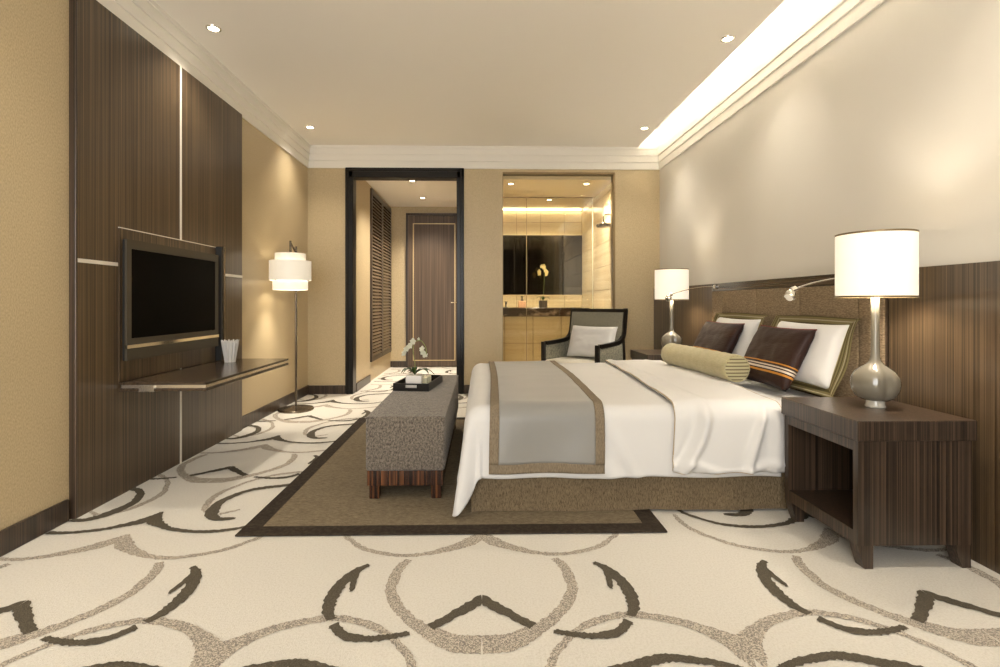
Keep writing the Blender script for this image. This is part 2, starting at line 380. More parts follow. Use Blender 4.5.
# near wall behind the camera with an unseen window added to let in fill light
wn = bmesh.new()
for a in ((XL - .1, -1.8, 0, 3.2), (.4, XR + .1, 0, 3.2), (-1.8, .4, 0, .2), (-1.8, .4, 2.7, 3.2)):
    bx(wn, a[0], a[1], YN - .1, YN, a[2], a[3])
struct('wall_near', wn, 'wallpaper', 'wall with the added fill light window opposite the doorway', 'wall')
w2 = bmesh.new()
for xx in (-1.8, -.73, .34): bx(w2, xx, xx + .06, YN - .09, YN - .03, .2, 2.7)
bx(w2, -1.8, .4, YN - .09, YN - .03, .2, .26); bx(w2, -1.8, .4, YN - .09, YN - .03, 2.64, 2.7)
struct('fill_window', w2, 'frame_dark', 'large dark framed window added for fill light opposite the doorway', 'window')
for sx, lb in ((-1, 'tv'), (1, 'bed')):
    rings = []
    pts = [((-1.97 if sx < 0 else .42) + (.16 if sx < 0 else 1.5) * i / 60, YN + .07 + .025 * math.sin(i * 1.5)) for i in range(61)]
    b = bmesh.new()
    f_ = [b.verts.new((p[0], p[1], .01)) for p in pts]; t_ = [b.verts.new((p[0], p[1], 2.8)) for p in pts]
    for i in range(60): b.faces.new((f_[i], f_[i + 1], t_[i + 1], t_[i]))
    bmesh.ops.solidify(b, geom=b.faces[:], thickness=0.006)
    tag(obj('curtain', b, 'curtain', smooth=True), 'grey brown drape gathered at the ' + lb + ' side of the window', 'curtain', 'window drapes')

# cornices
PROF = [(0, 2.595), (.014, 2.595), (.014, 2.676), (.026, 2.676), (.026, 2.748), (.038, 2.748), (.038, 2.818), (.05, 2.818), (.05, ZC), (0, ZC)]
struct('trim_left', prism([(XL + a, b) for a, b in PROF], 'y', YN, YB), 'trim_paint', 'stepped white cornice above the television wall', 'cornice')
struct('trim_far', prism([(YB - a, b) for a, b in PROF], 'x', XL, XR), 'trim_paint', 'stepped white cornice above the doorway wall', 'cornice')
struct('trim_right', prism([(XR - a, b) for a, b in [(0, 2.595), (.014, 2.595), (.014, 2.676), (.026, 2.676), (.026, 2.748), (.038, 2.748), (.038, 2.832), (0, 2.832)]], 'y', YN, YB), 'trim_paint', 'stepped white cornice under the lit cove', 'cornice')
o = obj('cove_light_strip', box(1.60, 1.64, YN + .05, YB - .03, ZC + .04, ZC + .06), 'cove_led')
tag(o, 'long warm light strip hidden in the ceiling cove', 'light strip')
# baseboards
def baseboard(name, fn, lab):
    b = bmesh.new()
    for a in fn: bx(b, *a, bev=.004, seg=1)
    struct(name, b, 'wood_dark', lab, 'baseboard')
baseboard('baseboard_left', [(XL, XL + .018, YN, 2.47, 0, .105), (XL, XL + .018, 4.19, YB, 0, .105)], 'dark wood skirting below the tan wallpaper beside the television wall')
baseboard('baseboard_far', [(XL, DX0, YB - .018, YB, 0, .10), (DX1, GX0 - .0, YB - .018, YB, 0, .10), (GX1, XR, YB - .018, YB, 0, .10)], 'dark wood skirting along the doorway wall')
# doorway frame
b = bmesh.new()
for x0, x1, z0, z1 in ((DX0, DX0 + .09, 0, DZ), (DX1 - .085, DX1, 0, DZ), (DX0, DX1, DZ - .115, DZ)):
    bx(b, x0, x1, YB - .025, YB + .13, z0, z1, bev=.006, seg=1)
for x0, x1, z0, z1 in ((DX0 + .02, DX0 + .045, 0, DZ - .02), (DX1 - .045, DX1 - .02, 0, DZ - .02), (DX0 + .045, DX1 - .045, DZ - .045, DZ - .02)):
    bx(b, x0, x1, YB - .036, YB - .02, z0, z1, bev=.005, seg=1)
struct('trim_doorway', b, 'black_lacquer', 'glossy black frame of the open doorway to the hall', 'door frame')

# ---------------- hall
HX, HY, HZ = -1.486, 8.25, 2.61
struct('wall_hall_left', box(HX - .1, HX, YB + .1, 8.35, 0, 2.8), 'wallpaper', 'tan hall wall carrying the slatted wardrobe doors', 'wall')
struct('wall_hall_right', box(-.2, -.1, YB + .1, 8.35, 0, 2.8), 'wallpaper', 'wall between hall and bathroom', 'wall')
struct('wall_hall_far', box(HX - .1, -.1, HY, HY + .1, 0, 2.8), 'wallpaper', 'tan hall end wall around the wood door', 'wall')
struct('ceiling_hall', box(HX - .1, -.1, YB + .1, HY + .1, HZ, HZ + .1), 'ceiling_paint', 'lower cream hall ceiling with two downlights', 'ceiling')
baseboard('baseboard_hall', [(HX, HX + .018, YB + .13, 6.7, 0, .10), (HX, -1.227, HY - .018, HY, 0, .10)], 'dark wood skirting in the hall')
d1 = struct('door_1', box(-1.195, -.352, HY - .035, HY, .01, 2.465, bev=.003, seg=1), 'wood_door', 'dark veneer hall door with a thin gold inlay rectangle', 'door')
b = bmesh.new()
for x0, x1, z0, z1 in ((-1.23, -1.195, 0, 2.5), (-.352, -.317, 0, 2.5), (-1.23, -.317, 2.465, 2.5)): bx(b, x0, x1, HY - .05, HY, z0, z1, bev=.004, seg=1)
obj('door_frame', b, 'wood_dark', d1)
b = bmesh.new()
for x0, x1, z0, z1 in ((-1.118, -1.106, .108, 2.336), (-.444, -.432, .108, 2.336), (-1.118, -.432, 2.324, 2.336), (-1.118, -.432, .108, .12)): bx(b, x0, x1, HY - .038, HY - .03, z0, z1)
obj('inlay', b, 'gold_inlay', d1)
b = tube([(-.40, HY - .035, 1.05), (-.40, HY - .075, 1.05), (-.41, HY - .08, 1.05), (-.50, HY - .08, 1.05)], .009)
obj('door_handle', b, 'door_handle_metal', d1, smooth=True)
# slatted wardrobe doors
for k, (y0, y1, lab) in enumerate(((6.74, 7.47, 'slatted dark wardrobe door in the hall, the one nearer the bedroom'), (7.475, 8.20, 'slatted dark wardrobe door in the hall, the one nearer the end wall'))):
    t = thing('wardrobe_door', lab, 'wardrobe door', (HX, y0, .0), 0, 'slatted wardrobe doors')
    L_ = y1 - y0; b = bmesh.new()
    for a in ((0, .055, .26, 2.57), (L_ - .055, L_, .26, 2.57), (.055, L_ - .055, .26, .32), (.055, L_ - .055, 2.51, 2.57)):
        bx(b, 0.0, .024, a[0], a[1], a[2], a[3])
    obj('frame', b, 'wood_dark', t)
    b = bmesh.new(); zz = .335
    while zz < 2.50:
        vs0 = [(.004, zz + .016), (.023, zz - .004), (.023, zz + .007), (.004, zz + .025)]
        prism([(p[0], p[1]) for p in vs0], 'y', .055, L_ - .055, b); zz += .046
    o = obj('slats', b, 'wood_slat', t); o['kind'] = 'stuff'
    obj('backing', box(.0005, .005, .05, L_ - .05, .31, 2.52), 'frame_dark', t)

# ---------------- bathroom
BX0, BX1, BY1, BZ = -.1, 1.56, 7.80, 2.50
struct('wall_bath_right', box(BX1, BX1 + .1, YB + .1, BY1 + .1, 0, 2.7), 'grout', 'golden stone tiled shower wall behind the glass', 'wall')
struct('wall_bath_far', box(BX0, BX1 + .1, BY1, BY1 + .1, 0, 2.7), 'grout', 'golden stone tiled wall around the bathroom mirror', 'wall')
struct('ceiling_bath', box(BX0, BX1 + .1, YB + .1, BY1 + .1, BZ, BZ + .08), 'bath_ceiling', 'golden bathroom ceiling with downlights', 'ceiling')
struct('wall_bath_left', box(BX0, BX0 + .01, YB + .1, BY1, 0, 2.5), 'tile_gold', 'bathroom side wall next to the hall', 'wall')
wr = bpy.data.objects['wall_bath_right']; wb = bpy.data.objects['wall_bath_far']
tile_r = None; nrow = 0
z0 = 0.01
while z0 < BZ - .02:
    h = min(.30, BZ - .005 - z0)
    y0 = YB + .105 - (0.45 if nrow % 2 else 0)
    while y0 < BY1 - .02:
        a, c_ = max(y0, YB + .105), min(y0 + .90, BY1 - .003)
        if c_ - a > .03:
            obj('tile', box(BX1 - .012, BX1, a + .003, c_ - .003, z0 + .003, z0 + h - .003), 'tile_gold_side', wr)
        y0 += .90
    z0 += .30; nrow += 1
xs = [BX0 + .01]
while xs[-1] < BX1 - .02: xs.append(min(.165 + .37 * (len(xs) - 1), BX1 - .013) if len(xs) > 0 else 0)
zs = [(.0, .85), (.975, 1.165), (2.09, 2.29), (2.293, 2.46)]
for i in range(len(xs) - 1):
    for q, (za, zb) in enumerate(zs):
        if q == 0: continue
        obj('tile', box(xs[i] + .003, xs[i + 1] - .003, BY1 - .012, BY1, za + .002, zb - .002), 'tile_gold', wb)
o = obj('bathroom_mirror', box(BX0 + .02, 1.545, BY1 - .05, BY1 - .03, 1.17, 2.085), 'mirror_dark_reflection')
tag(o, 'wide mirror above the bathroom counter, dark reflection put into its colour', 'mirror')
o = obj('mirror_light_strip', box(BX0 + .03, 1.53, BY1 - .030, BY1 - .014, 1.19, 1.205), 'bath_led'); tag(o, 'warm light strip behind the lower edge of the bathroom mirror', 'light strip')
o = obj('mirror_light_strip', box(BX0 + .03, 1.53, BY1 - .030, BY1 - .014, 2.05, 2.065), 'bath_led'); tag(o, 'warm light strip behind the upper edge of the bathroom mirror', 'light strip')
o = obj('mirror_light_strip', box(BX0 + .03, 1.53, BY1 - .06, BY1 - .03, 2.475, 2.485), 'bath_led'); tag(o, 'warm light strip along the bathroom ceiling edge', 'light strip')
t = thing('vanity_cabinet', 'golden wood bathroom cabinet under the marble counter', 'cabinet', (0.72, 7.28, 0))
obj('body', box(-.80, .835, .02, .51, .0, .855), 'grout', t)
for i in range(4):
    for za, zb in ((.02, .46), (.466, .85)):
        obj('door' if za < .1 else 'drawer_front', box(-.80 + i * .409 + .003, -.80 + (i + 1) * .409 - .003, 0, .02, za, zb, bev=.002, seg=1), 'tile_gold', t)
o = obj('vanity_counter', box(BX0 + .01, 1.545, 7.24, BY1 - .013, .858, .972, bev=.004, seg=1), 'marble_dark'); tag(o, 'dark veined marble counter slab in the bathroom', 'counter')
o = thing('soap_dispenser', 'pink glass soap dispenser with black pump on the marble counter', 'dispenser', (.59, 7.40, .972))
obj('bottle', box(-.055, .055, -.03, .03, 0, .105, bev=.012), 'soap_pink', o); obj('pump', lathe([(.02, .105), (.02, .12), (.008, .122), (.008, .155), (.022, .157), (.022, .17)], 12), 'tv_side', o)
o = thing('basin_faucet', 'small dark basin faucet on the marble counter', 'faucet', (.355, 7.42, .972))
obj('spout', tube([(0, .03, 0), (0, .03, .07), (0, .0, .085), (0, -.07, .07)], .012), 'tv_side', o); obj('lever', box(-.025, .025, .0, .05, .085, .095, bev=.003), 'tv_side', o)
o = obj('wash_basin', lathe([(.10, .972), (.15, .974), (.17, .985), (.165, .985), (.12, .978)], 28, .22, 7.42), 'white_ceramic', smooth=True); tag(o, 'white basin let into the marble counter', 'basin')
o = thing('shower_head', 'bronze rain shower head on a bent arm from the tiled wall', 'shower head', (1.462, 6.03, 1.955))
obj('arm', tube(spline([(.085, 0, .15), (.04, 0, .155), (.0, 0, .13), (0, 0, .05)], 6), .009), 'pole_metal', o, smooth=True)
obj('rose', lathe([(.02, .06), (.03, .045), (.085, .035), (.09, .025), (.088, .005), (.08, 0)], 28), 'pole_metal', o, smooth=True)
# frameless shower screen
SY = 6.5
for x0, x1, lb in ((BX0 + .02, .575, 'beside the basin side'), (.585, 1.43, 'nearer the shower head')):
    t = thing('glass_screen', 'frameless clear bathroom glass panel ' + lb, 'glass panel', (x0, SY, 0))
    obj('pane', box(0, x1 - x0, 0, .01, .0, 2.40), 'glass_screen', t)
    obj('top_edge', box(0, x1 - x0, -.002, .012, 2.40, 2.412), 'bronze', t)
    obj('side_edge', box(x1 - x0 - .002, x1 - x0 + .006, -.001, .011, 0, 2.40), 'bronze' if x1 < 1 else 'glass_pane_edge', t)
w1 = struct('window_1', box(GX0, GX1, YB + .05, YB + .058, 0.02, 2.545), 'glass_clear', 'full height glass pane looking from bedroom into the bathroom', 'window')
b = bmesh.new()
bx(b, GX0, GX1, YB - .004, YB + .1, 2.54, 2.562); bx(b, GX1 - .022, GX1 + .002, YB - .004, YB + .1, 0, 2.562); bx(b, GX0 - .0, GX0 + .006, YB + .0, YB + .1, 0, 2.54); bx(b, GX0, GX1, YB, YB + .1, 0, .02)
obj('window_frame', b, 'bronze', w1)

# ================================================================== LEFT WALL: panelling, television, desk
PX = -1.97
t = thing('wall_panelling', 'tall dark striped veneer wall panelling behind the television', 'wall panel', (0, 0, 0))
for y0, y1 in ((2.50, 3.335), (3.352, 4.19)):
    obj('panel', box(XL, PX, y0, y1, 0, 2.595), 'wood_panel', t)
obj('edge_post', box(XL, PX + .003, 2.486, 2.50, 0, 2.595, bev=.003), 'wood_dark', t)
obj('vertical_strip', box(XL, PX + .003, 3.335, 3.352, 0, 2.595), 'steel_strip', t)['label'] = 'thin brushed steel strip between the panels'
obj('horizontal_strip', box(PX - .01, PX + .004, 2.50, 2.77, 1.247, 1.266), 'steel_strip', t)
obj('horizontal_strip', box(PX - .01, PX + .004, 3.86, 4.19, 1.252, 1.272), 'steel_strip', t)

t = thing('tv_mounting_board', 'raised veneer board behind the television with a dark metal side post', 'board', (PX, 2.775, .617))
obj('board', box(0, .008, 0, .985, .005, .838), 'wood_panel', t)
obj('top_trim', box(0, .010, 0, .985, .838, .843), 'steel_strip', t)
b = box(.0, .048, .992, 1.012, .005, .845, bev=.002, seg=1); obj('side_post', b, 'tv_side', t)
obj('side_post', box(.0, .052, 1.02, 1.045, .005, .85, bev=.003, seg=1), 'pole_metal', t)

t = thing('television', 'flat television with bronze grey bezel mounted above the desk', 'television', (-1.93, 2.786, .732))
LY, LZ = .955, .665
obj('housing', box(-.030, -.012, .004, LY - .004, .0, LZ, bev=.004, seg=1), 'tv_side', t)
b = bmesh.new()
for y0, y1, z0, z1 in ((0, .036, 0, LZ), (LY - .04, LY, 0, LZ), (.036, LY - .04, LZ - .05, LZ), (.036, LY - .04, .085, .12), (.036, LY - .04, 0, .066)):
    bx(b, -.012, 0, y0, y1, z0, z1)
obj('bezel', b, 'tv_bezel', t)
obj('screen', box(-.012, -.004, .036, LY - .04, .12, LZ - .05), 'tv_screen', t)
obj('chrome_strip', box(-.012, .003, .0, LY, .066, .085), 'chrome', t)['label'] = 'polished chrome strip under the screen'

t = thing('wall_desk', 'floating dark wood desk shelf under the television with a metal edge', 'desk', (PX, 2.78, 0))
DW, DL = .47, 1.17
obj('top_slab', box(0, DW, 0, DL, .602, .617, bev=.002, seg=1), 'wood_long', t)
obj('edge_strip', box(0.01, DW - .006, .006, DL - .006, .584, .602), 'silver', t)['label'] = 'brushed metal strip between the two slabs'
obj('lower_slab', box(0, DW, 0, DL, .567, .584, bev=.002, seg=1), 'wood_long', t)
obj('bracket', box(.11, .19, -.004, .02, .566, .598), 'silver', t)
t = thing('fluted_cup', 'white fluted cup with a zigzag rim on the desk', 'cup', (-1.835, 3.72, .617))
b = bmesh.new(); n = 48; rings = []
def fl_(a): return 1 + .07 * (1 if int(a / (2 * math.pi) * n + .5) % 4 < 2 else -1)
for r_, zz, zg in ((.034, 0, 0), (.038, .03, 0), (.052, .125, 0), (.056, .150, .012)):
    rings.append([(r_ * fl_(2 * math.pi * j / n) * math.cos(2 * math.pi * j / n), r_ * fl_(2 * math.pi * j / n) * math.sin(2 * math.pi * j / n), zz + (zg if j % 4 < 2 else -zg)) for j in range(n)])
for r_, zz, zg in ((.051, .147, .012), (.046, .11, 0), (.030, .008, 0)):
    rings.append([(r_ * fl_(2 * math.pi * j / n) * math.cos(2 * math.pi * j / n), r_ * fl_(2 * math.pi * j / n) * math.sin(2 * math.pi * j / n), zz + (zg if j % 4 < 2 else -zg)) for j in range(n)])
loft(b, rings); obj('cup_body', b, 'porcelain_grey', t)

# ================================================================== FLOOR LAMP
t = thing('floor_lamp', 'slim bronze floor lamp with stacked white drum shades', 'lamp', (-1.817, 4.975, 0))
obj('base', lathe([(.165, 0), (.168, .012), (.162, .02), (.05, .026), (.03, .04), (.014, .045)], 40), 'pole_metal', t, smooth=True)
obj('pole', tube([(0, 0, .03), (0, 0, 1.60)], .011, 12), 'pole_metal', t, smooth=True)
sx, sy = .038, -.245
b = tube([(0, 0, 1.53), (sx - .002, sy, 1.615)], .008); tube([(sx, sy, 1.625), (sx, sy, 1.50)], .010, 8, b)
obj('bracket', b, 'pole_metal', t)
def drum(r, z0, z1, th=.003, n=48):
    b = bmesh.new(); rings = []
    for rr, zz in ((r, z0), (r, z1), (r - th, z1), (r - th, z0)):
        rings.append([(sx + rr * math.cos(2 * math.pi * j / n), sy + rr * math.sin(2 * math.pi * j / n), zz) for j in range(n)])
    rings.append(rings[0]); loft(b, rings, cap=False); bmesh.ops.remove_doubles(b, verts=b.verts, dist=1e-5); return b
obj('upper_shade', drum(.135, 1.436, 1.505), 'shade_pale', t, smooth=True)
ms = obj('middle_shade', drum(.184, 1.255, 1.436), 'shade_pale', t, smooth=True)
obj('lower_shade', drum(.154, 1.167, 1.255), 'shade_pale_low', t, smooth=True)
for k in range(3):
    a = k * 2.094; ca, sa = math.cos(a), math.sin(a)
    obj('shade_wire', tube([(sx, sy, 1.49), (sx + .132 * ca, sy + .132 * sa, 1.49)], .003, 6), 'pole_metal', t)
    obj('shade_wire', tube([(sx + .13 * ca, sy + .13 * sa, 1.44), (sx + .182 * ca, sy + .182 * sa, 1.432)], .003, 6), 'pole_metal', t)
    obj('shade_wire', tube([(sx + .15 * ca, sy + .15 * sa, 1.252), (sx + .182 * ca, sy + .182 * sa, 1.26)], .003, 6), 'pole_metal', t)
point('lamp_light', (sx, sy, 1.25), 2.0, WARM, .04, t)
spot('lamp_downlight', (sx, sy, 1.19), 22, 95, 1.0, WARM, .05, t)

# ================================================================== RUG
t = thing('area_rug', 'brown woven rug with a dark border under bench and bed', 'rug', (-.13, 3.43, 0))
RX, RY, BW, RT = .975, 1.15, .088, .011
obj('field', box(-RX + BW, RX - BW, -RY + BW, RY - BW, .003, RT - .001), 'rug_weave', t)
b = bmesh.new()
for a in ((-RX, RX, -RY, -RY + BW), (-RX, RX, RY - BW, RY), (-RX, -RX + BW, -RY + BW, RY - BW), (RX - BW, RX, -RY + BW, RY - BW)): bx(b, *a, .003, RT, bev=.002, seg=1)
obj('border', b, 'rug_border', t)

# ================================================================== BENCH
t = thing('bed_bench', 'long grey tweed upholstered bench at the foot of the bed', 'bench', (-.405, 2.672, RT))
BL, hw = 1.56, .209
obj('upholstery', box(-hw, hw, 0, BL, .148, .437, bev=.018, seg=3), 'tweed', t, smooth=True)
b = bmesh.new()
for s in (-1, 1): tube([(s * (hw - .004), .006, .428), (s * (hw - .004), BL - .006, .428)], .005, 6, b)
for yy in (.006, BL - .006): tube([(-hw + .004, yy, .428), (hw - .004, yy, .428)], .005, 6, b)
obj('piping', b, 'tweed', t)
obj('base_rail', box(-hw + .008, hw - .012, .008, BL - .008, .072, .15), 'wood_macassar', t)
for s in (0, 1):
    for e in (0, 1):
        x0 = -hw + .018 if s == 0 else hw - .072
        y0 = .012 if e == 0 else BL - .065
        obj('leg', box(x0, x0 + .052, y0, y0 + .052, 0, .073, bev=.003, seg=1), 'wood_macassar', t)
# tray with orchid and candle boxes
BT = RT + .437
t = thing('serving_tray', 'black lacquered tray with cut out handles on the bench', 'tray', (-.482, 3.44, BT), R(-8))
tw, tl, th = .12, .43, .052
obj('tray_base', box(-tw, tw, 0, tl, .001, .008), 'black_lacquer', t)
for s in (-1, 1): obj('tray_side', box(s * tw - .005, s * tw + .005, 0, tl, .001, th), 'black_lacquer', t)
for yy in (0, tl - .010):
    b = bmesh.new()
    bx(b, -tw, -.04, yy, yy + .01, .001, th); bx(b, .04, tw, yy, yy + .01, .001, th); bx(b, -.04, .04, yy, yy + .01, .001, .022); bx(b, -.04, .04, yy, yy + .01, .042, th)
    obj('tray_end', b, 'black_lacquer', t)
def orchid(name, label, loc, potf, potm, stem_pts, flowers, leaves, fsize, pm):
    t = thing(name, label, 'potted plant', loc)
    obj('pot', potf, potm, t)
    sp = spline(stem_pts, 8)
    obj('stem', tube(sp, .0028, 6), 'stem', t, smooth=True)
    for (fx, fy, fz, s) in flowers:
        b = bmesh.new(); rnd = random.Random(int(fx * 9999) + int(fz * 777))
        tilt = Matrix.Rotation(rnd.uniform(-.6, .6), 3, 'Z') @ Matrix.Rotation(R(75) + rnd.uniform(-.4, .4), 3, 'X')
        for k in range(5):
            a = k * 2 * math.pi / 5 + .3
            cx_, cy_ = math.cos(a), math.sin(a)
            ln = fsize * s * (1.0 if k % 2 else .85)
            prev = None
            for q in range(5):
                u = q / 4; wdt = ln * .45 * math.sin(math.pi * (.12 + .80 * u)); h = ln * .18 * u * u
                c0 = Vector((cx_ * ln * u, cy_ * ln * u, h)); sd = Vector((-cy_, cx_, 0)) * wdt
                cur = (b.verts.new(tilt @ (c0 - sd) + Vector((fx, fy, fz))), b.verts.new(tilt @ (c0 + Vector((0, 0, -ln * .06))) + Vector((fx, fy, fz))), b.verts.new(tilt @ (c0 + sd) + Vector((fx, fy, fz))))
                if prev:
                    b.faces.new((prev[0], prev[1], cur[1], cur[0])); b.faces.new((prev[1], prev[2], cur[2], cur[1]))
                prev = cur
        bmesh.ops.solidify(b, geom=b.faces[:], thickness=0.0012)
        obj('flower', b, pm, t, smooth=True)
    for (a, ln, dr, z0) in leaves:
        b = bmesh.new(); prev = None
        for q in range(8):
            u = q / 7; wdt = .020 * math.sin(math.pi * (.1 + .86 * u)); d = Vector((math.cos(a), math.sin(a), 0)); sd = Vector((-d.y, d.x, 0)) * wdt
            c0 = d * ln * u + Vector((0, 0, z0 + .05 * math.sin(u * 2.4) - dr * u * u))
            cur = (b.verts.new(c0 - sd + Vector((0, 0, .006))), b.verts.new(c0), b.verts.new(c0 + sd + Vector((0, 0, .006))))
            if prev:
                b.faces.new((prev[0], prev[1], cur[1], cur[0])); b.faces.new((prev[1], prev[2], cur[2], cur[1]))
            prev = cur
        bmesh.ops.solidify(b, geom=b.faces[:], thickness=0.0018)
        obj('leaf', b, 'leaf', t, smooth=True)
    return t
orchid('potted_orchid', 'white orchid in a square white pot on the bench tray', (-.475, 3.575, BT + .009), box(-.055, .055, -.055, .055, 0, .085, bev=.004), 'white_ceramic',
       [(0, 0, .08), (.004, 0, .15), (-.01, 0, .25), (0, .0, .31), (.045, -.01, .325), (.08, -.02, .28), (.085, -.02, .23)],
       [(-.055, -.01, .265, 1.0), (-.035, .0, .285, .9), (-.075, .01, .235, .9), (-.01, -.01, .318, 1.0), (.055, -.02, .268, .85), (.075, -.02, .225, .95), (.03, 0, .335, .55), (.06, -.02, .245, .8)],
       [(2.7, .11, .03, .085), (3.8, .09, .02, .085), (.2, .14, .04, .085), (-.5, .12, .02, .085), (1.7, .08, .01, .085)], .027, 'petal')
for k, (dx, dy) in enumerate(((.060, .135), (.075, .215))):
    t = thing('candle_block', ('pale square candle right beside the white orchid pot on the tray', 'pale square candle farthest from the orchid pot on the tray')[k], 'candle', (-.482 + dx, 3.44 + dy + .075, BT + .009), 0, 'candles on the tray')
    obj('wax', box(-.032, .032, -.032, .032, 0, .055, bev=.006), 'candle', t); obj('wick', tube([(0, 0, .054), (0, .001, .064)], .0012, 5), 'tv_side', t)

# ================================================================== BED
YB0, YB1 = 2.51, 4.35       # mattress near and far sides
XF, XH = -.062, 1.955        # foot and head
MZ = .518
t = thing('bed', 'king size bed with tan fabric valance', 'bed', (0, 0, 0))
# gathered valance with gentle waves
def wav(x): return .006 * math.sin(x * 9) + .004 * math.sin(x * 23 + 1) + .012 * math.exp(-((x - .93) / .06) ** 2)
path = []
for i in range(121): path.append((XH - .02 - (XH - .02 - XF - .02) * i / 120, YB1 - .02))
b = bmesh.new()
def skirt(fn, n, z0=.012, z1=.215):
    lo, mid, hi = [], [], []
    for i in range(n + 1):
        (x, y), (nx, ny) = fn(i / n)
        w_ = wav(x * 1.0 + y * .7)
        lo.append(b.verts.new((x + nx * (w_ + .012), y + ny * (w_ + .012), z0))); mid.append(b.verts.new((x + nx * w_ * .6, y + ny * w_ * .6, .11))); hi.append(b.verts.new((x, y, z1)))
    for i in range(n):
        b.faces.new((lo[i], lo[i + 1], mid[i + 1], mid[i])); b.faces.new((mid[i], mid[i + 1], hi[i + 1], hi[i]))
skirt(lambda u: ((XH - (XH - XF - .01) * u, YB0 + .012), (0, -1)), 160)
skirt(lambda u: ((XF + .045, YB0 + .012 + (YB1 - YB0 - .024) * u), (-1, 0)), 120)
skirt(lambda u: ((XF + .045 + (XH - XF - .01) * u, YB1 - .012), (0, 1)), 60)
obj('valance', b, 'skirt_fabric', t, smooth=True)
obj('bed_base', box(XF + .06, XH, YB0 + .03, YB1 - .03, .03, .21), 'skirt_fabric', t)
for xx in (.12, 1.75):
    for yy in (YB0 + .12, YB1 - .18):
        obj('foot', box(xx, xx + .06, yy, yy + .06, RT, .03), 'wood_dark', t)
obj('mattress', box(XF, XH, YB0, YB1, .21, MZ, bev=.055, seg=4), 'linen_sheet', t, smooth=True)

def roll(e, Rr):
    if e <= 0: return 0, 0
    if e < Rr * math.pi / 2: return Rr * math.sin(e / Rr), Rr * (1 - math.cos(e / Rr))
    return Rr, Rr + (e - Rr * math.pi / 2)
def nz3(x, y, z): return noise.noise(Vector((x, y, z)))
# duvet draped over foot and both sides; its corner hangs lowest
def drape(x0, x1, hang, off, zt, Rr=.075, foot=True, nx=150, ny=190, wr=.006, fold=None, slant=None, name='x', headhang=0):
    cy0, cy1 = YB0 - off + Rr, YB1 + off - Rr      # flat top limits across
    cx0 = XF - off + Rr
    hc = hang - Rr + Rr * math.pi / 2
    fx = hc if foot else 0
    def fn(u, v):
        # cloth coordinates
        ly = (cy1 - cy0) + 2 * hc
        yc = cy0 - hc + ly * v
        xs_ = x0 - fx if foot else x0
        if slant:
            xa = slant(yc, 0); xb = slant(yc, 1)
        else: xa, xb = xs_, x1
        xc = xa + (xb - xa) * u
        ey = max(cy0 - yc, yc - cy1, 0); sy_ = -1 if yc < cy0 else 1
        ex = max(x0 - xc, 0) if foot else 0
        px, py = max(xc, x0) if foot else xc, min(max(yc, cy0), cy1)
        pz = zt + .010 * math.sin(max(0, min(1, (py - cy0) / (cy1 - cy0))) * math.pi)
        if ex > 0 and ey > 0:
            kx, ky = ex / hc, ey / hc
            ex *= 1 - .20 * (kx * ky) ** 2; ey *= 1 - .20 * (kx * ky) ** 2
        r = math.hypot(ex, ey)
        n1 = nz3(xc * 3.1, yc * 3.1, 1.3 + off * 50) + .5 * nz3(xc * 7, yc * 7, 5)
        pz += wr * n1
        if r > 0:
            phi = math.atan2(ey, ex); h, g = roll(r, Rr)
            dx, dy = -math.cos(phi), sy_ * math.sin(phi)
            t_ = max(0, (r - Rr) / max(hang, .01))
            cor = math.sin(2 * phi) ** 2 if (ex > 0 and ey > 0) else 0
            fl = .015 * t_ + .088 * cor * t_ + .012 * t_ * n1 + (.012 * t_ * math.sin(xc * 13 + 2 * nz3(xc, 0, 3)) if ex == 0 else .015 * t_ * math.sin(phi * 9))
            if cor: g = min(g * (1 + .34 * cor * min(1, t_)), zt - .03)
            px += dx * (h + fl); py += dy * (h + fl); pz -= g
        if fold: px, py, pz = fold(xc, yc, px, py, pz, ey, sy_)
        return (px, py, pz)
    b = grid(fn, nx, ny)
    bmesh.ops.recalc_face_normals(b, faces=b.faces)
    return b, fn
def finish_cloth(name, b, m, th=.008, parent=None):
    up = sum((f.normal.z * f.calc_area() for f in b.faces))
    o = obj(name, b, m, parent, smooth=True, angle=180)
    md = o.modifiers.new('thickness', 'SOLIDIFY'); md.thickness = th; md.offset = 0
    return o
def crease(xc, yc, px, py, pz, ey, s):
    if s < 0 and ey > .05:
        k = min(1, (ey - .05) / .25)
        d = .020 * k * math.exp(-((xc - .80 + .55 * (.45 - ey)) / .035) ** 2) + .015 * k * math.exp(-((xc - .70 + .9 * (.45 - ey)) / .05) ** 2)
        py -= d
    return px, py, pz
b, _ = drape(XF - .018 + .075, 1.485, .342, .018, MZ + .012, foot=True, fold=crease)
duvet = finish_cloth('duvet', b, 'linen_white'); tag(duvet, 'white duvet draped over the foot of the bed, its corner nearly touching the rug', 'duvet')
